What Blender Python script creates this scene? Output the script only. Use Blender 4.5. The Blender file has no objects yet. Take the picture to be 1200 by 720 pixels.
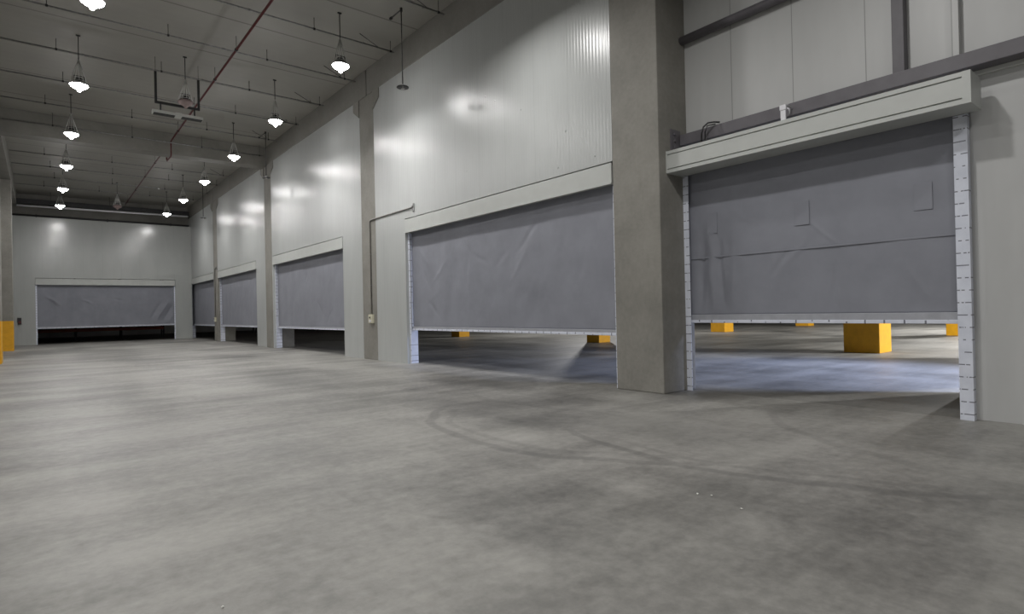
import bpy, bmesh, math, random
from mathutils import Vector, Matrix, noise

random.seed(7)
PI = math.pi
S = bpy.context.scene
C = S.collection

# ------------------------------------------------------------------ materials
def new_mat(name):
    m = bpy.data.materials.new(name); m.use_nodes = True
    nt = m.node_tree
    return m, nt, nt.nodes['Principled BSDF']

def N(nt, typ, **kw):
    n = nt.nodes.new(typ)
    for k, v in kw.items():
        if k in n.inputs.keys() if hasattr(n.inputs, 'keys') else False:
            n.inputs[k].default_value = v
        else:
            setattr(n, k, v)
    return n

def math_node(nt, op, a, b=None, c=None):
    n = nt.nodes.new('ShaderNodeMath'); n.operation = op
    for i, v in enumerate((a, b, c)):
        if v is None: continue
        if isinstance(v, (int, float)): n.inputs[i].default_value = v
        else: nt.links.new(v, n.inputs[i])
    return n.outputs[0]

def noise_node(nt, vec, scale, detail=4, rough=.55, stretch=None):
    if stretch is not None:
        mp = nt.nodes.new('ShaderNodeMapping'); mp.inputs['Scale'].default_value = stretch
        nt.links.new(vec, mp.inputs['Vector']); vec = mp.outputs[0]
    n = nt.nodes.new('ShaderNodeTexNoise')
    n.inputs['Scale'].default_value = scale; n.inputs['Detail'].default_value = detail
    n.inputs['Roughness'].default_value = rough
    nt.links.new(vec, n.inputs['Vector'])
    return n.outputs['Fac']

def ramp(nt, fac, stops):
    r = nt.nodes.new('ShaderNodeValToRGB')
    el = r.color_ramp.elements
    el[0].position, el[0].color = stops[0][0], (*stops[0][1], 1)
    el[1].position, el[1].color = stops[-1][0], (*stops[-1][1], 1)
    for p, c in stops[1:-1]:
        e = el.new(p); e.color = (*c, 1)
    nt.links.new(fac, r.inputs['Fac'])
    return r.outputs['Color']

def mixc(nt, fac, a, b, blend='MIX'):
    n = nt.nodes.new('ShaderNodeMix'); n.data_type = 'RGBA'; n.blend_type = blend
    if isinstance(fac, (int, float)): n.inputs['Factor'].default_value = fac
    else: nt.links.new(fac, n.inputs['Factor'])
    for k, v in ((6, a), (7, b)):
        if isinstance(v, tuple): n.inputs[k].default_value = (*v, 1)
        else: nt.links.new(v, n.inputs[k])
    return n.outputs[2]

def bump(nt, bsdf, height, strength, dist=.01):
    b = nt.nodes.new('ShaderNodeBump'); b.inputs['Strength'].default_value = strength
    b.inputs['Distance'].default_value = dist
    nt.links.new(height, b.inputs['Height'])
    nt.links.new(b.outputs['Normal'], bsdf.inputs['Normal'])

def coords(nt):
    return nt.nodes.new('ShaderNodeTexCoord').outputs['Object']

def sep(nt, v):
    s = nt.nodes.new('ShaderNodeSeparateXYZ'); nt.links.new(v, s.inputs[0]); return s.outputs

def plain(name, col, rough=.5, metal=0, var=.12, scale=6, bmp=0, spec=.5):
    """a painted / metal surface with slight procedural variation"""
    m, nt, b = new_mat(name)
    v = coords(nt)
    f = noise_node(nt, v, scale, 5)
    lo = tuple(c * (1 - var) for c in col); hi = tuple(min(1, c * (1 + var)) for c in col)
    nt.links.new(ramp(nt, f, [(.3, lo), (.7, hi)]), b.inputs['Base Color'])
    b.inputs['Roughness'].default_value = rough; b.inputs['Metallic'].default_value = metal
    b.inputs['Specular IOR Level'].default_value = spec
    if bmp: bump(nt, b, noise_node(nt, v, scale * 8, 4), bmp, .004)
    return m

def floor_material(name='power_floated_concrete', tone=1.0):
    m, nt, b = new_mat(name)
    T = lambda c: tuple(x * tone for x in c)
    v = coords(nt); xyz = sep(nt, v)
    big = noise_node(nt, v, .16, 5, .6)
    mid = noise_node(nt, v, .55, 6, .62, (1.0, .45, 1))
    strk = noise_node(nt, v, .9, 5, .6, (.28, 1.2, 1))
    fine = noise_node(nt, v, 9, 6, .7)
    s = math_node(nt, 'ADD', math_node(nt, 'MULTIPLY', big, .30), math_node(nt, 'MULTIPLY', mid, .30))
    s = math_node(nt, 'ADD', s, math_node(nt, 'MULTIPLY', strk, .25))
    s = math_node(nt, 'ADD', s, math_node(nt, 'MULTIPLY', fine, .15))
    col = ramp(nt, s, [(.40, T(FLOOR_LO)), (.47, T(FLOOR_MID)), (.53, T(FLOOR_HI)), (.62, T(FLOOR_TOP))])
    # tyre marks: arcs of rubber left on the slab
    wob = noise_node(nt, v, .8, 2)
    gr = noise_node(nt, v, 5, 5, .7)
    def arc(cx, cy, r, w, a0, a1, k):
        dx = math_node(nt, 'SUBTRACT', xyz[0], cx); dy = math_node(nt, 'SUBTRACT', xyz[1], cy)
        d = math_node(nt, 'SQRT', math_node(nt, 'ADD', math_node(nt, 'MULTIPLY', dx, dx), math_node(nt, 'MULTIPLY', dy, dy)))
        d = math_node(nt, 'ADD', d, math_node(nt, 'MULTIPLY', math_node(nt, 'SUBTRACT', wob, .5), .35))
        d = math_node(nt, 'ABSOLUTE', math_node(nt, 'SUBTRACT', d, r))
        mr = nt.nodes.new('ShaderNodeMapRange'); mr.interpolation_type = 'SMOOTHSTEP'
        nt.links.new(d, mr.inputs[0]); mr.inputs[1].default_value = w; mr.inputs[2].default_value = w * .35
        a = math_node(nt, 'ARCTAN2', dy, dx)
        a = math_node(nt, 'MODULO', math_node(nt, 'ADD', a, 4 * PI), 2 * PI)
        mid_, half = (a0 + a1) / 2, (a1 - a0) / 2
        am = math_node(nt, 'ABSOLUTE', math_node(nt, 'SUBTRACT', a, mid_))
        ar = nt.nodes.new('ShaderNodeMapRange'); ar.interpolation_type = 'SMOOTHSTEP'
        nt.links.new(am, ar.inputs[0]); ar.inputs[1].default_value = half; ar.inputs[2].default_value = half * .6
        q = math_node(nt, 'MULTIPLY', mr.outputs[0], ar.outputs[0])
        q = math_node(nt, 'MULTIPLY', q, math_node(nt, 'ADD', math_node(nt, 'MULTIPLY', gr, .8), .35))
        return math_node(nt, 'MULTIPLY', q, k)
    marks = None
    for a in ((6.75, 5.45, 2.95, .09, 1.9, 4.35, .55), (6.75, 5.45, 2.72, .07, 2.0, 4.0, .30),
              (8.5, 3.55, 3.8, .10, 2.55, 4.1, .60), (8.5, 3.55, 3.55, .07, 2.8, 3.9, .35),
              (8.9, 7.4, 3.1, .09, 2.6, 4.3, .35), (3.6, 4.6, 1.7, .05, 2.2, 4.2, .22),
              (9.5, 1.0, 3.4, .09, 1.9, 3.1, .35)):
        q = arc(*a); marks = q if marks is None else math_node(nt, 'MAXIMUM', marks, q)
    # scuffed patch of rubber dust
    dx = math_node(nt, 'SUBTRACT', xyz[0], 5.9); dy = math_node(nt, 'SUBTRACT', xyz[1], 4.7)
    d = math_node(nt, 'SQRT', math_node(nt, 'ADD', math_node(nt, 'MULTIPLY', dx, dx), math_node(nt, 'MULTIPLY', math_node(nt, 'MULTIPLY', dy, dy), .35)))
    mr = nt.nodes.new('ShaderNodeMapRange'); mr.interpolation_type = 'SMOOTHSTEP'
    nt.links.new(d, mr.inputs[0]); mr.inputs[1].default_value = 1.3; mr.inputs[2].default_value = .1
    sc = math_node(nt, 'MULTIPLY', math_node(nt, 'MULTIPLY', mr.outputs[0], strk), .75)
    marks = math_node(nt, 'MAXIMUM', marks, sc)
    col = mixc(nt, math_node(nt, 'MULTIPLY', marks, .8), col, (.07, .069, .066))
    nt.links.new(col, b.inputs['Base Color'])
    r = nt.nodes.new('ShaderNodeMapRange'); nt.links.new(mid, r.inputs[0])
    r.inputs[1].default_value = .3; r.inputs[2].default_value = .7; r.inputs[3].default_value = .42; r.inputs[4].default_value = .6
    nt.links.new(r.outputs[0], b.inputs['Roughness'])
    bump(nt, b, fine, .15, .004)
    return m

def panel_material(name, col, axis, rough, rib_strength, phase=.05, jk=.5, spec=.5):
    """coated sandwich panel: fine vertical ribs and a joint every 1.02 m"""
    m, nt, b = new_mat(name)
    v = coords(nt); xyz = sep(nt, v); u = xyz[axis]
    rib = math_node(nt, 'SINE', math_node(nt, 'MULTIPLY', u, 2 * PI / .085))
    jit = noise_node(nt, v, 3.0, 3, .6, (1, 1, .04) )
    h = math_node(nt, 'ADD', math_node(nt, 'MULTIPLY', rib, .5), math_node(nt, 'MULTIPLY', jit, 1.2))
    fr = math_node(nt, 'FRACT', math_node(nt, 'DIVIDE', math_node(nt, 'SUBTRACT', u, phase), 1.02))
    dj = math_node(nt, 'ABSOLUTE', math_node(nt, 'SUBTRACT', fr, .5))
    joint = math_node(nt, 'GREATER_THAN', dj, .494)
    cl = noise_node(nt, v, 1.4, 4, .6, (1, 1, .25))
    base = ramp(nt, cl, [(.3, tuple(c * .94 for c in col)), (.7, tuple(c * 1.04 for c in col))])
    base = mixc(nt, math_node(nt, 'MULTIPLY', joint, jk), base, (.06, .06, .06))
    nt.links.new(base, b.inputs['Base Color'])
    b.inputs['Roughness'].default_value = rough
    b.inputs['Specular IOR Level'].default_value = spec
    bump(nt, b, h, rib_strength, .004)
    return m

def concrete_material(name, lo, hi):
    m, nt, b = new_mat(name)
    v = coords(nt)
    a = noise_node(nt, v, .9, 6, .65); f = noise_node(nt, v, 14, 5, .6)
    s = math_node(nt, 'ADD', math_node(nt, 'MULTIPLY', a, .75), math_node(nt, 'MULTIPLY', f, .25))
    nt.links.new(ramp(nt, s, [(.35, lo), (.65, hi)]), b.inputs['Base Color'])
    b.inputs['Roughness'].default_value = .75
    bump(nt, b, f, .2, .004)
    return m

def ceiling_material():
    m, nt, b = new_mat('roof_deck')
    v = coords(nt); xyz = sep(nt, v)
    fr = math_node(nt, 'FRACT', math_node(nt, 'DIVIDE', math_node(nt, 'SUBTRACT', xyz[1], 14.04 - 2.45 * 20.5), 2.45))
    seam = math_node(nt, 'LESS_THAN', math_node(nt, 'ABSOLUTE', math_node(nt, 'SUBTRACT', fr, .5)), .012)
    rib = math_node(nt, 'SINE', math_node(nt, 'MULTIPLY', xyz[1], 2 * PI / .35))
    c = noise_node(nt, v, .5, 4)
    col = ramp(nt, c, [(.3, (.31, .30, .272)), (.7, (.365, .355, .322))])
    col = mixc(nt, math_node(nt, 'MULTIPLY', seam, .55), col, (.08, .08, .07))
    nt.links.new(col, b.inputs['Base Color']); b.inputs['Roughness'].default_value = .55
    bump(nt, b, rib, .12, .01)
    return m

def fabric_material(name='grey_curtain_fabric', col=(.238, .246, .282)):
    m, nt, b = new_mat(name)
    v = coords(nt)
    a = noise_node(nt, v, 1.3, 5, .6); g = noise_node(nt, v, 9, 5, .65); w = noise_node(nt, v, 2.2, 3, .5, (1, 1, .35))
    nt.links.new(ramp(nt, a, [(.3, tuple(c * .9 for c in col)), (.7, tuple(c * 1.08 for c in col))]), b.inputs['Base Color'])
    b.inputs['Roughness'].default_value = .62
    h = math_node(nt, 'ADD', math_node(nt, 'MULTIPLY', w, 3), math_node(nt, 'MULTIPLY', g, .35))
    bump(nt, b, h, .35, .012)
    return m

def film_material(name, along, period, rot=0):
    """pale protective film printed with rows of short illegible strokes (printed marks repeat every `period` metres)"""
    m, nt, b = new_mat(name)
    v = coords(nt); xyz = sep(nt, v)
    z = xyz[2]; y = xyz[1]
    if along == 'z': p, q = z, y
    else: p, q = y, z
    t = math_node(nt, 'DIVIDE', p, period)
    row = math_node(nt, 'FLOOR', t); fr = math_node(nt, 'FRACT', t)
    line = math_node(nt, 'LESS_THAN', math_node(nt, 'ABSOLUTE', math_node(nt, 'SUBTRACT', fr, .5)), .045)
    cmb = nt.nodes.new('ShaderNodeCombineXYZ')
    nt.links.new(math_node(nt, 'MULTIPLY', q, 26), cmb.inputs[0]); nt.links.new(math_node(nt, 'MULTIPLY', row, 7.31), cmb.inputs[1])
    brk = nt.nodes.new('ShaderNodeTexNoise'); brk.inputs['Scale'].default_value = 1.0; brk.inputs['Detail'].default_value = 1
    nt.links.new(cmb.outputs[0], brk.inputs['Vector'])
    on = math_node(nt, 'GREATER_THAN', brk.outputs['Fac'], .46)
    cmb2 = nt.nodes.new('ShaderNodeCombineXYZ')
    nt.links.new(math_node(nt, 'MULTIPLY', q, 150), cmb2.inputs[0]); nt.links.new(math_node(nt, 'MULTIPLY', p, 150), cmb2.inputs[1])
    gl = nt.nodes.new('ShaderNodeTexNoise'); gl.inputs['Scale'].default_value = 1.0
    nt.links.new(cmb2.outputs[0], gl.inputs['Vector'])
    ink = math_node(nt, 'MULTIPLY', math_node(nt, 'MULTIPLY', line, on), math_node(nt, 'ADD', math_node(nt, 'MULTIPLY', gl.outputs['Fac'], .9), .3))
    c = noise_node(nt, v, 5, 4)
    base = ramp(nt, c, [(.3, (.62, .65, .74)), (.7, (.74, .77, .86))])
    col = mixc(nt, ink, base, (.03, .03, .05))
    nt.links.new(col, b.inputs['Base Color']); b.inputs['Roughness'].default_value = .35
    return m

def emission_material(name, col, strength):
    m, nt, b = new_mat(name)
    b.inputs['Base Color'].default_value = (*col, 1)
    b.inputs['Emission Color'].default_value = (*col, 1)
    b.inputs['Emission Strength'].default_value = strength
    return m

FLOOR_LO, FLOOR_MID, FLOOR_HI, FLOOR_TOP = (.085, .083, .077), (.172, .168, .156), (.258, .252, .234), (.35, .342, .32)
M = {
 'floor': floor_material(),
 'floor_dark': floor_material('darker_slab_concrete', .72),  # floor colour scaled darker, used beyond the door line
 'panel': panel_material('coated_wall_panel', (.45, .465, .458), 1, .29, .5, .05, .16, .5),
 'panel_back': panel_material('coated_back_wall_panel', (.43, .445, .43), 0, .2, .08, .05, .1, .7),
 'panel_bay': panel_material('coated_bay_panel', (.51, .515, .51), 1, .4, .04),
 'concrete': concrete_material('cast_concrete', (.195, .188, .168), (.285, .274, .246)),
 'beam': concrete_material('beam_concrete', (.20, .193, .175), (.26, .252, .23)),
 'ceiling': ceiling_material(),
 'fabric': fabric_material(),
 'housing': plain('powder_coated_housing', (.49, .505, .485), .4, 0, .04, 3),
 'film_v': film_material('printed_film_upright', 'z', .155),
 'film_h': film_material('printed_film_bar', 'y', .24),
 'alu': plain('bottom_bar_aluminium', (.40, .41, .45), .4, .2, .08, 8),
 'yellow': plain('safety_yellow_paint', (.72, .36, .012), .5, 0, .08, 5, .05),
 'steel': plain('primer_painted_steel', (.125, .118, .13), .5, 0, .12, 4, .05),
 'galv': plain('galvanised_pipe', (.33, .33, .33), .35, .7, .2, 14),
 'conduit': plain('grey_conduit', (.24, .235, .22), .45, .2, .1, 12),
 'dark': plain('dark_steel', (.035, .035, .037), .5, .3, .2, 10),
 'red': plain('red_painted_pipe', (.11, .018, .02), .4, 0, .2, 8),
 'pink': plain('unlit_reflector_acrylic', (.30, .225, .22), .25, 0, .1, 10),
 'greymetal': plain('pale_metal', (.62, .62, .60), .4, .1, .1, 12),
 'white': plain('white_plastic', (.72, .72, .75), .45, 0, .04, 10),
 'cream': plain('cream_switch_box', (.60, .58, .45), .5, 0, .06, 10),
 'orange': plain('rack_orange_paint', (.30, .055, .03), .5, 0, .15, 6),
 'timber': plain('dark_timber', (.055, .035, .028), .7, 0, .3, 8),
 'lens': emission_material('lit_lamp_lens', (1.0, .98, .97), 105),
 'paper': plain('paper_scrap', (.75, .74, .70), .8, 0, .05, 20),
 'trim': plain('pale_flashing', (.66, .67, .64), .35, .2, .05, 8),
}

# ------------------------------------------------------------------ mesh builder
class MB:
    def __init__(s): s.bm = bmesh.new()
    def box(s, x0, x1, y0, y1, z0, z1, bevel=0):
        r = bmesh.ops.create_cube(s.bm, size=1)
        vs = r['verts']
        for v in vs:
            v.co = Vector((x0 + (v.co.x + .5) * (x1 - x0), y0 + (v.co.y + .5) * (y1 - y0), z0 + (v.co.z + .5) * (z1 - z0)))
        if bevel:
            es = list({e for v in vs for e in v.link_edges})
            bmesh.ops.bevel(s.bm, geom=es, offset=bevel, segments=2, affect='EDGES', profile=.6)
        return s
    def prism(s, pts, z0, z1, axis='x'):
        """extrude a 2-D outline; axis = extrusion direction; pts are the two other coordinates in order"""
        def P(a, b, t): return {'x': (t, a, b), 'y': (a, t, b), 'z': (a, b, t)}[axis]
        lo = [s.bm.verts.new(P(a, b, z0)) for a, b in pts]; hi = [s.bm.verts.new(P(a, b, z1)) for a, b in pts]
        fs = [s.bm.faces.new(lo[::-1]), s.bm.faces.new(hi)]
        n = len(pts)
        for i in range(n): fs.append(s.bm.faces.new((lo[i], lo[(i + 1) % n], hi[(i + 1) % n], hi[i])))
        bmesh.ops.recalc_face_normals(s.bm, faces=fs)
        return s
    def lathe(s, prof, seg=24, cx=0, cy=0, close=True):
        rings = []
        for r, z in prof:
            if r < 1e-5: rings.append([s.bm.verts.new((cx, cy, z))])
            else: rings.append([s.bm.verts.new((cx + r * math.cos(2 * PI * i / seg), cy + r * math.sin(2 * PI * i / seg), z)) for i in range(seg)])
        fs = []
        for a, b in zip(rings, rings[1:]):
            for i in range(seg):
                j = (i + 1) % seg
                if len(a) == 1 and len(b) == 1: continue
                if len(a) == 1: f = s.bm.faces.new((a[0], b[i], b[j]))
                elif len(b) == 1: f = s.bm.faces.new((a[i], b[0], a[j]))
                else: f = s.bm.faces.new((a[i], b[i], b[j], a[j]))
                f.smooth = True; fs.append(f)
        bmesh.ops.recalc_face_normals(s.bm, faces=fs)
        return s
    def tube(s, pts, r, seg=8):
        pts = [Vector(p) for p in pts]; rings = []
        for i, p in enumerate(pts):
            if i == 0: t = pts[1] - p
            elif i == len(pts) - 1: t = p - pts[-2]
            else: t = (pts[i + 1] - p).normalized() + (p - pts[i - 1]).normalized()
            t.normalize()
            up = Vector((0, 0, 1)) if abs(t.z) < .9 else Vector((1, 0, 0))
            a = t.cross(up).normalized(); b = t.cross(a).normalized()
            rings.append([s.bm.verts.new(p + a * r * math.cos(2 * PI * k / seg) + b * r * math.sin(2 * PI * k / seg)) for k in range(seg)])
        fs = []
        for a, b in zip(rings, rings[1:]):
            for k in range(seg):
                f = s.bm.faces.new((a[k], a[(k + 1) % seg], b[(k + 1) % seg], b[k])); f.smooth = True; fs.append(f)
        fs.append(s.bm.faces.new(rings[0])); fs.append(s.bm.faces.new(rings[-1]))
        bmesh.ops.recalc_face_normals(s.bm, faces=fs)
        return s
    def build(s, name, mat, parent=None, loc=(0, 0, 0)):
        me = bpy.data.meshes.new(name); s.bm.to_mesh(me); s.bm.free()
        me.materials.append(mat)
        o = bpy.data.objects.new(name, me); C.objects.link(o)
        o.location = loc
        if parent: o.parent = parent
        return o

def empty(name, loc, rz=0):
    o = bpy.data.objects.new(name, None); C.objects.link(o)
    o.location = loc; o.rotation_euler = (0, 0, rz); o.empty_display_size = .2
    return o

def tag(o, label=None, cat=None, group=None, kind=None):
    if label: o['label'] = label
    if cat: o['category'] = cat
    if group: o['group'] = group
    o['kind'] = kind or 'thing'
    return o

kids = {}
def copy_tree(o, parent=None):
    c = o.copy(); C.objects.link(c)
    if parent: c.parent = parent
    for ch in [x for x in C.objects if x.parent == o]: copy_tree(ch, c)
    return c

def struct(o, label=None, cat=None):
    o['kind'] = 'structure'
    if label: o['label'] = label
    if cat: o['category'] = cat
    return o

# ------------------------------------------------------------------ layout
ZC = 9.4            # roof deck
XW = 8.25           # face of the right wall
XR = 9.08           # recessed wall of the nearest bay
YB = 46.0           # back wall
COLY = [6.57, 17.42, 28.08, 38.72]      # right wall columns (centres)
HALF = .52
LX0, LX1 = -2.05, -1.12                 # left column row

# ------------------------------------------------------------------ the setting
struct(MB().prism([(-13.2, -16.2), (9.06, -16.2), (9.06, 6.57), (8.50, 6.57), (8.50, YB), (8.50, YB + .1), (-13.2, YB + .1)], -.3, 0, 'z').build('floor', M['floor']), 'grey power-floated concrete slab with tyre marks', 'floor')
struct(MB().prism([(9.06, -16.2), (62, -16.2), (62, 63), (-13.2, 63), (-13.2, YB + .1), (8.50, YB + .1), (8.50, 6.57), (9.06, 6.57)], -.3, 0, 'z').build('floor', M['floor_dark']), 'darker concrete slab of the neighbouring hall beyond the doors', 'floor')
struct(MB().box(-13.2, 62, -16.2, 63, ZC, ZC + .25).build('ceiling', M['ceiling']), 'grey roof deck above the hall', 'ceiling')
struct(MB().box(-13.2, -13, -16, 63, 0, ZC).build('wall_left', M['panel_bay']))
w = MB().box(-13, 62, -16.2, -16, 0, ZC).build('wall_front', M['panel_bay']); struct(w)
struct(MB().box(-13, 62, 62.8, 63, 0, ZC).build('wall_far', M['panel_bay']))
struct(MB().box(61.8, 62, -16, 62.8, 0, ZC).build('wall_outer', M['panel_bay']))

# right wall: panels flush with the columns, one opening per bay
DOORS = [  # y0, y1 of the opening, bottom bar height
 (7.10, 15.00, .975), (19.50, 27.45, .905), (30.12, 38.15, .905), (39.28, 46.85, .905)]
wr = MB()
bays = [(COLY[0] + HALF, COLY[1] - HALF), (COLY[1] + HALF, COLY[2] - HALF), (COLY[2] + HALF, COLY[3] - HALF), (COLY[3] + HALF, 48.9)]
ZH = 4.205
for (a, b), (d0, d1, _) in zip(bays, DOORS):
    wr.box(XW, XW + .2, a, b, ZH + .028, 8.56)
    if d0 - a > .05: wr.box(XW, XW + .2, a, d0, 0, ZH + .028)
    if b - d1 > .05: wr.box(XW, XW + .2, d1, b, 0, ZH + .028)
for y, z in ((7.52, 4.42), (9.68, 5.93), (8.54, 4.41), (12.54, 6.95), (13.44, 7.84), (10.96, 6.6), (10.6, 6.39), (8.3, 5.1), (11.8, 5.0)):
    t = bmesh.ops.create_uvsphere(wr.bm, u_segments=8, v_segments=6, radius=.022)
    for v in t['verts']: v.co = Vector((XW + v.co.x * .5, y + v.co.y, z + v.co.z))
struct(wr.build('wall_right', M['panel']), 'pale grey ribbed panel wall with roll-up door openings', 'wall')
# nearest bay: recessed wall above and beside the open door
DR0, DR1 = 1.96, 6.05
wn = MB()
wn.box(XR, XR + .2, DR0, DR1, 4.34, ZC).box(XR, XR + .2, -16, DR0, 0, 4.34).box(XR, XR + .2, -16, DR0, 4.36, ZC)
struct(wn.build('wall_right', M['panel_bay']), 'recessed grey panel wall around the nearest door', 'wall')
# unseen walls added in the neighbouring hall to shape its daylight shadow edges
struct(MB().prism([(9.28, 1.55), (11.72, 2.45), (11.66, 2.62), (9.28, 1.75)], 0, ZC, 'z').build('light_blocker_wall', M['panel_bay']))
struct(MB().box(15.9, 20.9, .8, 1.0, 0, ZC).build('light_blocker_wall', M['panel_bay']))
# back wall
BD0, BD1 = -.30, 7.22
wb = MB()
ZHB = 4.085
wb.box(-13, XW, YB, YB + .2, ZHB + .03, 7.93).box(-13, BD0, YB, YB + .2, 0, ZHB + .03).box(BD1, XW, YB, YB + .2, 0, ZHB + .03)
struct(wb.build('wall_back', M['panel_back']), 'grey panel wall closing the far end of the hall', 'wall')
# back wall head: recess, beam
struct(MB().box(-13, XW, YB + .9, YB + 1.1, 7.0, ZC).build('wall_back', M['beam']))
struct(MB().box(-13, XW, YB + .35, YB + .9, 8.72, 9.02, .01).build('trim_4', M['dark']), 'dark steel beam over the back wall', 'beam')

# beams
def beam(name, *a, label=None):
    return struct(MB().box(*a, .012).build(name, M['beam']), label, 'beam')
J = [COLY[1] - .06, COLY[2] + .52, COLY[3] + .3]
ends = [-16, COLY[0], J[0], J[1], J[2], 49.5]
for i in range(5):
    x0 = XW - .015
    beam('ceiling_beam', x0, x0 + .75, ends[i] + (.035 if i else 0), ends[i + 1] - .035, 8.56, ZC,
         label='concrete edge beam along the top of the right wall')
for a, b in ((-16, 27.3), (27.4, 38.35), (38.45, YB)):
    beam('ceiling_beam', LX0 + .1, LX1, a + .04, b - .04, 8.56, ZC, label='concrete edge beam over the left columns')
beam('ceiling_beam', LX1, XW - .015, 28.25, 28.95, 8.50, ZC, label='deep concrete beam crossing the hall')
beam('ceiling_beam', -13, LX0 + .1, 28.25, 28.95, 8.50, ZC, label='deep concrete beam crossing the side bay')

# steel girts and posts framing the recessed bay
struct(MB().box(8.80, 9.06, -6, 6.0, 4.345, 4.535, .008).build('trim_1', M['steel']), 'grey steel girt above the nearest door', 'steel beam')
struct(MB().tube([(8.98, -6, 6.27), (8.98, 6.05, 6.27)], .075, 14).build('trim_2', M['steel']), 'grey steel tube high across the recessed wall', 'steel beam')
struct(MB().box(8.93, 9.08, 2.60, 2.74, 4.535, ZC, .006).build('trim_3', M['steel']), 'dark grey steel post on the recessed wall', 'steel post')
struct(MB().box(8.98, 9.08, 2.02, 2.10, 4.535, ZC, .004).build('trim_5', M['panel_bay']), 'pale steel post on the recessed wall', 'steel post')
struct(MB().box(9.03, 9.10, -6, 1.93, 4.29, 4.345).build('trim_6', M['trim']))
pl = MB().box(8.58, 8.86, 6.03, 6.05, 4.22, 4.62, .004)
for z in (4.3, 4.42, 4.54):
    pl.box(8.66, 8.70, 6.005, 6.03, z - .02, z + .02, .004)
struct(pl.build('trim_7', M['steel']), 'bolted steel plate on the big column', 'bracket')

# ------------------------------------------------------------------ columns
def wall_column(y, label):
    t = tag(empty('concrete_column', (XW, y, 0)), label, 'column', 'grey concrete columns along the right wall', 'structure')
    sh = MB().box(0, .95, -HALF, HALF, 0, 8.56, .018)
    sh.build('shaft', M['concrete'], t)
    for sg in (1, -1):
        x0 = -.03
        k = MB().prism([(sg * (HALF - .005), 7.98), (sg * (HALF + .42), 8.26), (sg * (HALF + .42), 8.55), (sg * (HALF - .005), 8.55)], x0, .8, 'x')
        k.build('corbel', M['concrete'], t)
    return t
CL = ['large concrete column between the two nearest grey doors', 'concrete column with conduit and switch box, left of the wide grey door',
      'slim looking concrete column where the cross beam meets the right wall', 'farthest concrete column on the right wall, near the back corner']
for y, l in zip(COLY, CL): wall_column(y, l)

def yellow_column(x, y, w, d, label, group):
    t = tag(empty('concrete_column', (x, y, 0)), label, 'column', group)
    MB().box(-w / 2, w / 2, -d / 2, d / 2, 1.5, 8.54 if group.startswith('left') else ZC - .02, .015).build('shaft', M['concrete'], t)
    MB().box(-w / 2 - .004, w / 2 + .004, -d / 2 - .004, d / 2 + .004, 0, 1.5, .018).build('painted_base', M['yellow'], t)
    return t
lx = (LX0 + LX1) / 2
yellow_column(lx, 27.35, .93, .95, 'yellow based column cut off by the left edge of the picture', 'left row of yellow based columns')
yellow_column(lx, 38.40, .93, .95, 'yellow based concrete column standing before the back wall', 'left row of yellow based columns')
G = 'yellow based columns in the neighbouring hall'
yellow_column(19.42, 6.80, .95, .97, 'nearest and largest yellow column base under the right door', G)
yellow_column(30.25, 18.10, .95, .85, 'yellow column base near the left end of the gap under the nearest door', G)
yellow_column(40.55, 18.05, .85, .85, 'farthest yellow column base, thin sliver under the nearest door', G)
yellow_column(30.65, 7.02, .95, .95, 'yellow column base half hidden by the right film covered guide', G)
yellow_column(19.08, 17.42, .72, .72, 'yellow column base under the right end of the wide door', G)
yellow_column(19.12, 28.35, .72, .80, 'yellow column base under the left part of the wide door', G)

# ------------------------------------------------------------------ roll-up doors
def curtain(w, z0, z1, seed, folds, amp):
    """fabric sheet in the local y-z plane with modelled wrinkles"""
    bm = bmesh.new()
    ny, nz = 150, 70
    rnd = random.Random(seed)
    grid = []
    for j in range(nz + 1):
        row = []
        for i in range(ny + 1):
            y = -w / 2 + w * i / ny; z = z0 + (z1 - z0) * j / nz
            e = min(1, (w / 2 - abs(y)) / .25) * min(1, (z1 - z) / .6 + .02) * min(1, (z - z0) / .25 + .05)
            n = noise.noise(Vector((y * 1.1 + seed, z * .8, seed))) * .5 + noise.noise(Vector((y * 2.6, z * 1.7 + seed, 3.1))) * .22
            n += noise.noise(Vector((y * 6, z * 3.5, seed * 2.0))) * .07
            x = amp * n
            for (cy, cz, dy, dz, L, wd, a) in folds:      # a crease: centre, direction, half length, width, height
                ry, rz = y - cy, z - cz
                t = ry * dy + rz * dz; s_ = -ry * dz + rz * dy + .05 * noise.noise(Vector((t * 2, cy, cz)))
                if abs(t) < L:
                    x += a * math.exp(-(s_ / wd) ** 2) * (math.cos(PI * t / L) + 1) / 2
            row.append(bm.verts.new((x * e, y, z)))
        grid.append(row)
    for j in range(nz):
        for i in range(ny):
            f = bm.faces.new((grid[j][i], grid[j][i + 1], grid[j + 1][i + 1], grid[j + 1][i])); f.smooth = True
    bmesh.ops.recalc_face_normals(bm, faces=bm.faces[:])
    return bm

def norm(dy, dz):
    l = math.hypot(dy, dz); return dy / l, dz / l

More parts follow.
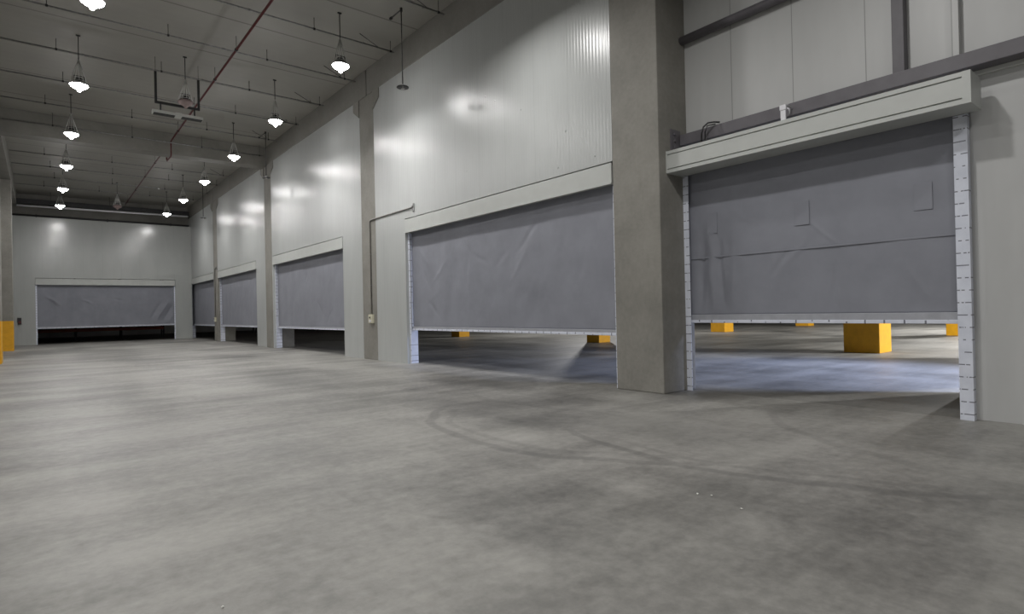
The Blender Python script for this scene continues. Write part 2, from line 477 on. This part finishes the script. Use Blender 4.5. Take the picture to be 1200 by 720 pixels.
def door(name, loc, rz, y0, y1, zbar, zh0, zh1, label, seed, xc, hx0, hx1, folds, amp=.03, deep=False, bar_h=.10, gside=(1, 1)):
    """local x points through the opening, y along it; y0/y1 = clear opening between the outer faces of the guides"""
    t = struct(empty(name, loc, rz), label, 'roll-up door')
    w = y1 - y0; ym = (y0 + y1) / 2; t.location = (loc[0] + 0, loc[1] + 0, 0)
    a, b = -w / 2, w / 2
    # housing: folded box with a lip and two pressed grooves
    h = MB()
    if deep:
        prof = [(hx0, zh0), (hx1, zh0), (hx1, zh1 - .06), (hx1 - .10, zh1), (hx0, zh1), (hx0, zh1 - .055), (hx0 + .03, zh1 - .055), (hx0 + .03, zh1 - .075), (hx0, zh1 - .075),
                (hx0, zh0 + .075), (hx0 + .03, zh0 + .075), (hx0 + .03, zh0 + .055), (hx0, zh0 + .055)]
        h.prism(prof, a - .12 + .05, b + .02 - .06, 'y')
        hb = h.build('housing', M['housing'], t)
        MB().prism([(hx0 - .002, zh0 - .002), (hx1, zh0 - .002), (hx1, zh1 - .06), (hx1 - .10, zh1 + .002), (hx0 - .002, zh1 + .002)], a - .12 - .03, a - .12 + .055, 'y').build('end_cap', M['housing'], hb)
        MB().prism([(hx0 - .002, zh0 - .002), (hx1, zh0 - .002), (hx1, zh1 - .06), (hx1 - .10, zh1 + .002), (hx0 - .002, zh1 + .002)], b + .02 - .065, b + .02, 'y').build('end_cap', M['housing'], hb)
    else:
        h.box(hx0, hx0 + .03, a + .012, b - .012, zh0, zh1, .004).box(hx0 + .03, hx1, a + .05, b - .05, zh0 + .02, zh1 - .03)
        h.box(hx0 - .012, hx0 + .03, a + .012, b - .012, zh0 - .012, zh0 + .022, .003)
        h.build('housing', M['housing'], t)
    # guide rails: U channels, outer lip covered with printed protective film
    lip = .14 if deep else .075
    for sg, e in ((1, b), (-1, a)):
        if deep: lip = .125 if sg > 0 else .145
        g = MB()
        g.box(xc - .10, xc - .085, min(e, e - sg * lip), max(e, e - sg * lip), 0, zh0, .003)
        g.box(xc - .085, xc + (.0 if deep else .16), min(e, e - sg * .02), max(e, e - sg * .02), 0, zh0, .003)
        g.build('guide_rail', M['film_v'], t)
    # curtain
    cw = w - .10
    bm = curtain(cw, zbar + bar_h, zh0 + .12, seed, folds, amp)
    me = bpy.data.meshes.new('curtain'); bm.to_mesh(me); bm.free(); me.materials.append(M['fabric'])
    cu = bpy.data.objects.new('curtain', me); C.objects.link(cu); cu.parent = t; cu.location = (xc, 0, 0)
    so = cu.modifiers.new('thickness', 'SOLIDIFY'); so.thickness = .004
    # bottom bar
    bb = MB().box(xc - .035, xc + .035, -cw / 2, cw / 2, zbar + .045, zbar + bar_h + .01, .006).build('bottom_bar', M['alu'], t)
    f = MB().box(xc - .045, xc + .045, -cw / 2, cw / 2, zbar, zbar + .05, .006).build('edge_film', M['film_h'], bb)
    return t, cu

def dloc(y0, y1, x=0): return (x, (y0 + y1) / 2, 0)
rs = random.Random(3)
def rfolds(w, z0, z1, n, a=.012):
    out = []
    for _ in range(n):
        dy, dz = norm(rs.uniform(-1, 1), rs.uniform(.25, 1))
        out.append((rs.uniform(-w / 2, w / 2), rs.uniform(z0, z1), dy, dz, rs.uniform(.3, .9), rs.uniform(.03, .07), rs.uniform(-a, a)))
    return out
DL = ['wide grey roll-up fabric door left of the big column, partly raised', 'grey roll-up fabric door between the conduit column and the cross beam column',
      'grey roll-up fabric door second from the back corner', 'grey roll-up fabric door in the far right corner of the hall']
for i, ((y0, y1, zb), l) in enumerate(zip(DOORS, DL)):
    door('door_%d' % (i + 2), dloc(y0, y1, XW), 0, y0, y1, zb, 3.82, ZH, l, 11 + i * 7, .19, -.015, .42,
         rfolds(7.7, 1.2, 3.4, 26 if i == 0 else 8, .016), .035 if i == 0 else .03, bar_h=.10)
# nearest door
W5 = 6.07 - 1.95
m5 = (6.07 + 1.95) / 2
f5 = [(1.55, 2.0, *norm(.06, 1), 1.2, .07, -.035), (1.75, 2.0, *norm(-.03, 1), 1.3, .06, .03), (1.38, 2.1, *norm(.1, 1), 1.0, .05, .025), (1.15, 2.0, *norm(-.05, 1), 1.1, .09, -.02),
      (-.28, 2.55, *norm(-1, -.95), .55, .014, -.014), (-.45, 1.75, *norm(-.02, 1), .6, .025, .013), (-.5, 1.55, *norm(.1, 1), .3, .03, -.012),
      (.35, 2.2, *norm(-.6, 1), .4, .04, .012), (.1, 2.3, *norm(-.8, 1), .35, .035, -.012), (-1.5, 1.7, *norm(-.5, -1), .5, .05, -.014)]
d5, cu5 = door('door_1', (XR, m5, 0), 0, 1.95, 6.07, 1.205, 3.82, 4.2, 'nearest grey roll-up fabric door with a projecting metal housing', 5, -.05, -.63, -.17, f5 + rfolds(4, 1.5, 3.0, 12, .008), .022, True, bar_h=.135)
# welded fabric patches and the hem seam on the nearest curtain
for (y, z, wd, hh) in ((4.02, 2.885, .22, .36), (2.455, 2.885, .21, .36), (5.54, 2.93, .19, .36)):
    p = MB().box(-.003, .002, -wd / 2, wd / 2, -hh / 2, hh / 2, .002).build('patch', M['fabric'], cu5, (-.012, y - m5, z))
hem = MB().box(-.003, .004, -W5 / 2 + .1, W5 / 2 - .1, -.012, .012, .003).build('hem_seam', M['fabric'], cu5, (-.012, 0, 2.345))
# back wall door
fb = [(2.6 + .35 * k, 2.0 - .1 * k, *norm(.55, 1), 1.0, .10, .06 * (-1) ** k) for k in range(4)] + [(-2.9, 2.7, *norm(1, -.8), .6, .08, -.05), (-1.2, 2.65, *norm(1, -.5), .4, .07, -.04), (.5, 2.75, *norm(1, -.3), .4, .07, .03)]
fb = [(-a_, b_, -c_, d_, e_, f_, g_) for a_, b_, c_, d_, e_, f_, g_ in fb]
door('door_6', ((BD0 + BD1) / 2, YB, 0), PI / 2, BD0, BD1, .97, 3.71, ZHB, 'wrinkled grey roll-up fabric door in the back wall', 41, .16, -.015, .4, fb, .05)

# ------------------------------------------------------------------ pendant lamps
def make_lamp(lit):
    """origin on the roof deck, lamp hanging below it"""
    t = empty('pendant_lamp', (0, 0, ZC))
    z = lambda h: h - ZC
    r = MB().tube([(0, 0, 0), (0, 0, z(8.72))], .012, 6)
    r.box(-.05, .05, -.02, .02, -.03, 0)
    r.build('suspension_rod', M['dark'], t)
    MB().tube([(.0, 0, z(8.74)), (.03, 0, z(8.72)), (.0, 0, z(8.68)), (-.03, 0, z(8.72)), (0, 0, z(8.74))], .010, 6).build('hook', M['greymetal'], t)
    g = MB()
    for k in range(12):
        a = 2 * PI * k / 12
        g.tube([(.012 * math.cos(a), .012 * math.sin(a), z(8.70)), (.185 * math.cos(a), .185 * math.sin(a), z(8.10))], .0065, 4)
    g.tube([(.187 * math.cos(2 * PI * k / 24), .187 * math.sin(2 * PI * k / 24), z(8.10)) for k in range(25)], .006, 4)
    g.build('wire_hanger', M['greymetal'], t)
    hd = MB().tube([(-.12, 0, z(8.10)), (-.12, 0, z(8.26)), (.12, 0, z(8.26)), (.12, 0, z(8.10))], .014, 6)
    hd.build('bracket', M['dark'], t)
    MB().lathe([(0, z(8.20)), (.07, z(8.20)), (.09, z(8.18)), (.09, z(8.10)), (.13, z(8.08)), (.13, z(8.06)), (0, z(8.06))], 20).build('gear_housing', M['dark'], t)
    MB().lathe([(.10, z(8.09)), (.17, z(8.07)), (.215, z(8.02)), (.222, z(8.0)), (.212, z(8.0)), (.165, z(8.055)), (.10, z(8.075))], 28).build('reflector', M['greymetal'] if lit else M['pink'], t)
    ln = MB().lathe([(0, z(8.05)), (.16, z(8.045)), (.208, z(8.0)), (.20, z(7.975)), (.15, z(7.935)), (.085, z(7.90)), (.05, z(7.87)), (.035, z(7.83)), (.0, z(7.82))], 28)
    ln.build('lens', M['lens'] if lit else M['pink'], t)
    return t
XA, XB_, XCN = .88, 6.15, 3.52
lit = make_lamp(True); unlit = make_lamp(False)
ORD = ['nearest', 'second nearest', 'third nearest', 'fourth nearest', 'fifth nearest', 'farthest']
LY = [14.45, 19.9, 25.3, 30.75, 36.2, 41.6]
lamp_pts = []
first = True
for side, x in (('left', XA), ('right', XB_)):
    for k, y in enumerate(LY):
        o = lit if first else copy_tree(lit); first = False
        o.location = (x, y, ZC)
        lab = '%s glowing bell lamp in the %s row under the roof' % (ORD[k], side)
        if side == 'left' and k == 0: lab = 'glowing bell lamp cut off by the top edge, nearest of the left row'
        tag(o, lab, 'lamp', 'lit pendant lamps in two rows'); lamp_pts.append((x, y))
for i, (x, y, l) in enumerate(((XCN - .06, 19.7, 'unlit reddish bell lamp in front of the twin-bar fixture'), (XCN - .05, 40.3, 'unlit bell lamp hanging far back in the middle of the hall'))):
    o = unlit if i == 0 else copy_tree(unlit)
    o.location = (x, y, ZC); tag(o, l, 'lamp', 'unlit pendant lamps down the middle')

def lamp_or_fill_light(x, y, e, spread=168, r=.19):
    d = bpy.data.lights.new('lamp_or_fill_light', 'AREA'); d.shape = 'DISK'; d.size = 2 * r; d.energy = e; d.color = (1.0, .985, .965); d.spread = math.radians(spread)
    o = bpy.data.objects.new('lamp_or_fill_light', d); C.objects.link(o); o.location = (x, y, 7.79)
LAMP_E = 125
for x, y in lamp_pts: lamp_or_fill_light(x, y, LAMP_E * (1.0, .85, .78, .70, .54, .38)[LY.index(y)], 150 if x > 5 else 172)
for x, y, k in ((XB_, 9.0, .85), (XA, 9.0, .3), (4.3, 3.5, 1.35), (4.3, -2, .7), (XA, 3.5, .55), (XA, -2, .7), (-7.5, -2, 2.6), (-7.5, 3.5, 2.6), (-7.5, 9, 1.6)): lamp_or_fill_light(x, y, LAMP_E * k)  # bare off-frame lights; most are fill added to brighten the nearest bay

# twin-bar fixture hung from a U-shaped frame on a sprinkler pipe
t = tag(empty('ceiling_fixture', (3.33, 20.2, ZC)), 'unlit twin-bar light fixture hung from a black U-shaped frame', 'light fixture')
z = lambda h: h - ZC
fr = MB()
for x in (-.58, .58): fr.box(x - .032, x + .032, -.032, .032, z(8.02), z(8.95), .004)
fr.box(-.61, .61, -.03, .03, z(7.99), z(8.06), .004)
for x in (-.58, .58): fr.tube([(x, 0, z(8.94)), (x, 0, 0)], .006, 5)
fr.build('hanger_frame', M['dark'], t)
for x in (-.46, .46):
    MB().tube([(x, 0, z(8.0)), (x, 0, z(7.78))], .022, 8).box(x - .06, x + .06, -.03, .03, z(7.765), z(7.79)).build('stem', M['dark'], t)
for x0, x1 in ((-.68, -.07), (.07, .68)):
    bd = MB().prism([(-.13, z(7.68)), (.13, z(7.68)), (.13, z(7.76)), (.06, z(7.785)), (-.06, z(7.785)), (-.11, z(7.76))], x0, x1, 'x').build('light_bar', M['trim'], t)
    MB().box(x0 + .03, x1 - .02, -.11, .11, z(7.665), z(7.682)).build('diffuser', M['dark'], bd)
MB().box(-.085, .085, -.12, .12, z(7.66), z(7.785), .008).build('junction_box', M['trim'], t)

# ------------------------------------------------------------------ sprinkler pipes
PY = [12.4, 15.1, 17.76, 20.5, 23.15, 25.85, 28.0, 31.2, 33.85, 36.5, 39.2, 41.9]
PL = ['first', 'second', 'third', 'fourth', 'fifth', 'sixth', 'seventh', 'eighth', 'ninth', 'tenth', 'eleventh', 'twelfth']
for i, y in enumerate(PY):
    zp = 9.10 if i != 6 else 8.92
    t = tag(empty('ceiling_pipe', (3.5, y, ZC)), 'thin grey sprinkler pipe across the roof, %s counted from the camera' % PL[i], 'pipe', 'sprinkler pipes under the roof')
    if i == 6: t['label'] = 'shiny sprinkler pipe running in front of the deep cross beam'
    p = MB().tube([(-4.55, 0, zp - ZC), (4.56, 0, zp - ZC)], .021, 8)
    for x in (-2.5, .6, 3.6): p.tube([(x - .04, 0, zp - ZC), (x + .04, 0, zp - ZC)], .03, 8)
    p.build('pipe', M['galv'], t)
    for x in (-3.1, -.55, 2.0, 4.4):
        x += .25 * math.sin(i * 2.1)
        if x > 4.45: x = 4.45
        MB().tube([(x, 0, 0), (x, 0, zp - ZC - .02)], .008, 5).tube([(x - .025, 0, zp - ZC), (x + .025, 0, zp - ZC)], .032, 8).build('hanger', M['dark'], t)
    if i in (0, 1, 2, 3, 4, 5, 7, 8):
        MB().tube([(4.1, 0, zp - ZC), (3.55, .1, 0)], .009, 5).tube([(4.1, 0, zp - ZC), (4.25, .55, 0)], .009, 5).build('sway_brace', M['dark'], t)
# red fire main along the hall, dipping under the cross beam
t = tag(empty('ceiling_pipe', (4.35, 20, ZC)), 'dark red fire pipe running lengthwise and dipping under the cross beam', 'pipe')
rp = MB().tube([(0, -22, z(9.02)), (0, 8.02, z(9.02)), (0, 8.1, z(8.94)), (0, 8.1, z(8.44)), (0, 8.18, z(8.38)), (0, 9.1, z(8.38)), (0, 9.2, z(8.46)), (0, 9.2, z(8.94)), (0, 9.28, z(9.02)), (0, 25.5, z(9.02))], .032, 10)
rp.build('pipe', M['red'], t)
for y in (-9.3, -7.7, -6.2, -2.6, 0, 3.2, 6.4, 12.5, 16, 20, 24):
    MB().tube([(0, y, 0), (0, y, z(9.02))], .007, 5).tube([(0, y - .04, z(9.02)), (0, y + .04, z(9.02))], .045, 10).build('hanger', M['dark'], t)

# pendant heads dropped in front of the right wall
def drop(x, y, zt, zb, label, arm):
    t = tag(empty('ceiling_sprinkler', (x, y, ZC)), label, 'sprinkler head', 'sprinkler heads hung before the right wall')
    MB().tube([arm, (0, 0, zt - ZC), (0, 0, zb + .07 - ZC)], .017, 8).tube([(0, 0, zt - ZC - .05), (0, 0, zt - ZC + .04)], .035, 8).tube([(arm[0], arm[1] - .03, arm[2]), (arm[0], arm[1] + .05, arm[2])], .035, 8).build('drop_pipe', M['dark'], t)
    MB().lathe([(0, zb + .05 - ZC), (.03, zb + .05 - ZC), (.15, zb + .02 - ZC), (.155, zb + .005 - ZC), (.03, zb + .03 - ZC), (0, zb + .03 - ZC)], 24).build('shield', M['dark'], t)
    MB().lathe([(0, zb + .09 - ZC), (.028, zb + .08 - ZC), (.025, zb + .02 - ZC), (.02, zb - .02 - ZC), (.05, zb - .03 - ZC), (0, zb - .035 - ZC)], 14).build('head', M['greymetal'], t)
drop(7.14, 12.95, 9.16, 7.18, 'round shielded head on the nearest long black drop pipe', (-.02, .5, 9.14 - ZC))
drop(7.30, 24.95, 9.1, 7.22, 'round shielded head hanging beside the cross beam column', (-.02, .80, 9.10 - ZC))
drop(7.30, 37.05, 9.1, 7.20, 'small shielded head farthest back along the right wall', (-.02, -.46, 9.10 - ZC))

# pipes at the back wall head
t = tag(empty('ceiling_pipe', (3.5, YB - .5, ZC)), 'shiny white pipe running above the back wall', 'pipe')
MB().tube([(-4.6, 0, z(8.45)), (4.5, 0, z(8.53))], .06, 12).build('pipe', M['white'], t)
for x in (-3, 0, 3): MB().tube([(x, 0, 0), (x, 0, z(8.5))], .01, 5).build('hanger', M['dark'], t)
t = tag(empty('ceiling_pipe', (3.4, YB - .08, ZC)), 'black pipe lying along the top edge of the back wall', 'pipe')
MB().tube([(-4.8, 0, z(7.94)), (4.72, 0, z(7.94))], .06, 10).build('pipe', M['dark'], t)
for x in (-3.6, 0, 3.6): MB().box(x - .03, x + .03, -.05, .08, z(7.85), z(8.02)).build('bracket', M['dark'], t)

# ------------------------------------------------------------------ electrics
def conduit(x, y, zt, y_end, label):
    t = tag(empty('wall_mounted_conduit', (x, y, 0)), label, 'conduit', 'conduits on the right wall columns')
    e = y_end - y; s_ = -1
    MB().tube([(-.02, .0, 1.47), (-.02, 0, zt - .06), (-.02, s_ * .05, zt), (-.02, e, zt)], .024, 8).build('tube', M['conduit'], t)
    for zz in (2.4, 3.4): MB().box(-.035, 0, -.04, .04, zz - .015, zz + .015).build('clip', M['galv'], t)
    MB().box(-.03, .0, e - .02, e + .05, zt - .14, zt + .10, .004).box(-.06, 0, e + .02, e + .08, zt - .02, zt + .04, .004).build('end_bracket', M['galv'], t)
def switch_box(x, y, z0, label):
    t = tag(empty('wall_mounted_switch', (x, y, z0)), label, 'switch box', 'switch boxes on the right wall')
    b = MB().box(-.09, 0, -.13, .13, 0, .28, .012).build('box', M['cream'], t)
    MB().lathe([(0, .02), (.025, .02), (.03, 0), (0, 0)], 12).build('button', M['dark'], t, (-.095, 0, .18)).rotation_euler = (0, -PI / 2, 0)
    MB().box(-.1, -.088, -.07, .07, .04, .10, .004).build('plate', M['white'], t)
conduit(XW, 17.27, 4.50, 14.45, 'grey conduit rising up the column and turning right over the wide door')
switch_box(XW, 17.25, 1.18, 'cream switch box at the foot of the long bent conduit')
conduit(XW, 38.85, 4.45, 38.35, 'short bent conduit on the farthest right wall column')
switch_box(XW, 38.85, 1.18, 'cream switch box on the farthest right wall column')
t = tag(empty('wall_mounted_control', (-1.06, YB, 1.28)), 'small dark control box on the back wall beside its door', 'control box')
MB().box(-.09, .09, -.09, 0, 0, .40, .015).build('box', M['dark'], t)
MB().box(-.06, .06, -.1, -.088, .06, .2, .004).build('keypad', M['red'], t)

# cable and white strap on the nearest housing
tag(MB().tube([(8.62, 5.46, 4.19), (8.62, 5.45, 4.40), (8.63, 5.42, 4.50), (8.67, 5.36, 4.56), (8.74, 5.29, 4.57), (8.80, 5.22, 4.56)], .014, 8).tube([(8.66, 5.41, 4.18), (8.66, 5.41, 4.42), (8.68, 5.38, 4.52), (8.80, 5.30, 4.55)], .011, 8).build('cord_loop', M['dark']), 'black cable looping up from the nearest door housing', 'cable')
st = MB().box(8.53, 8.56, 4.0, 4.075, 4.19, 4.40, .005).box(8.52, 8.57, 3.99, 4.085, 4.37, 4.45, .012)
st.tube([(8.55, 4.03, 4.44), (8.66, 4.03, 4.47), (8.80, 4.03, 4.45)], .014, 6).tube([(8.57, 3.96, 4.31), (8.57, 3.965, 4.38), (8.57, 4.0, 4.40)], .01, 6)
tag(st.build('hanging_strap', M['white']), 'white strap tying the housing to the steel girt', 'strap')

# ------------------------------------------------------------------ pallet racks seen dimly beneath the far doors
def rack(x, y, rz, bays_, label):
    t = tag(empty('pallet_rack', (x, y, 0), rz), label, 'rack', 'pallet racks beyond the far doors')
    L = bays_ * 2.7
    for k in range(bays_ + 1):
        xx = -L / 2 + 2.7 * k
        u = MB()
        for yy in (-.5, .5): u.box(xx - .05, xx + .05, yy - .04, yy + .04, 0, 5, .004)
        for zz in (.4, 1.2, 2.0, 2.8, 3.6): u.box(xx - .02, xx + .02, -.5, .5, zz, zz + .05)
        u.build('upright', M['dark'], t)
    for zz in (.62, 1.15, 2.6):
        for yy in (-.52, .52): MB().box(-L / 2, L / 2, yy - .03, yy + .03, zz, zz + .2, .004).build('beam', M['orange'], t)
        MB().box(-L / 2, L / 2, -.5, .5, zz + .2, zz + .23).build('shelf', M['timber'], t)
rack(18.5, 53.5, 0, 5, 'dark pallet rack with red beams beneath the farthest right doors')
rack(3.2, 52.0, 0, 3, 'dark pallet rack with red beams beneath the back wall door')

# scraps on the floor
for i, (x, y, s_, a, l) in enumerate(((4.03, 2.66, .022, .3, 'leftmost paper scrap of the little trio on the floor'), (4.07, 2.56, .015, 1.1, 'middle paper scrap of the little trio on the floor'), (3.96, 2.25, .016, 2.0, 'right paper scrap of the little trio on the floor'), (.70, 3.27, .014, .7, 'white speck of paper near the bottom edge'))):
    m = MB(); n = 7
    vs = [m.bm.verts.new((s_ * (1 + .3 * math.sin(k * 2.3 + i)) * math.cos(2 * PI * k / n) * .8, s_ * (1 + .3 * math.cos(k * 1.7)) * math.sin(2 * PI * k / n) * .5, .004 + .006 * (k % 2))) for k in range(n)]
    c = m.bm.verts.new((0, 0, .012))
    d = m.bm.verts.new((0, 0, .0))
    for k in range(n):
        m.bm.faces.new((vs[k], vs[(k + 1) % n], c)); m.bm.faces.new((vs[(k + 1) % n], vs[k], d))
    o = m.build('paper_scrap', M['paper'], None, (x, y, 0)); o.rotation_euler.z = a
    tag(o, l, 'paper scrap', 'paper scraps on the concrete')

# ------------------------------------------------------------------ unseen lights of the neighbouring hall: dock daylight and bare ceiling lamps
def day(loc, aim, sx, sy, e, col, spread=180):
    d = bpy.data.lights.new('dock_daylight', 'AREA'); d.shape = 'RECTANGLE'; d.size = sx; d.size_y = sy; d.energy = e; d.color = col; d.spread = math.radians(spread)
    o = bpy.data.objects.new('dock_daylight', d); C.objects.link(o); o.location = loc
    o.rotation_euler = (Vector(aim) - Vector(loc)).to_track_quat('-Z', 'Y').to_euler()
day((15.4, -2.2, 7.5), (14.2, 5.2, 0), 1.6, 1.3, 680, (.56, .66, 1.0), 70)
for x, y, e in ((24.5, -4, 6500), (36, 4, 4000), (26, 24, 900)):
    lamp_or_fill_light(x, y, e)

w = bpy.data.worlds.new('World'); S.world = w; w.use_nodes = True
w.node_tree.nodes['Background'].inputs[0].default_value = (.6, .7, .9, 1); w.node_tree.nodes['Background'].inputs[1].default_value = .3

# ------------------------------------------------------------------ camera
f, yaw, pit, rol = 676.444, .683363555, .0054467959, -.0216257653
r = Vector((math.cos(yaw), -math.sin(yaw), 0)); f0 = Vector((math.sin(yaw), math.cos(yaw), 0)); up = Vector((0, 0, 1))
fw = f0 * math.cos(pit) + up * math.sin(pit); u = r.cross(fw)
r2 = r * math.cos(rol) + u * math.sin(rol); u2 = -r * math.sin(rol) + u * math.cos(rol)
cd = bpy.data.cameras.new('Camera'); cd.sensor_width = 36; cd.lens = 36 * f / 1200; cd.clip_end = 300; cd.clip_start = .05
co = bpy.data.objects.new('Camera', cd); C.objects.link(co)
m = Matrix((r2, u2, -fw)).transposed().to_4x4(); m.translation = Vector((0, 0, 1.5)); co.matrix_world = m
S.camera = co

S.view_settings.view_transform = 'Standard'; S.view_settings.look = 'None'
S.view_settings.exposure = 0.0; S.view_settings.gamma = 1; S.view_settings.use_curve_mapping = False
S.cycles.max_bounces = 8; S.cycles.diffuse_bounces = 5; S.cycles.glossy_bounces = 4
S.cycles.sample_clamp_indirect = 6
S.cycles.use_denoising = True
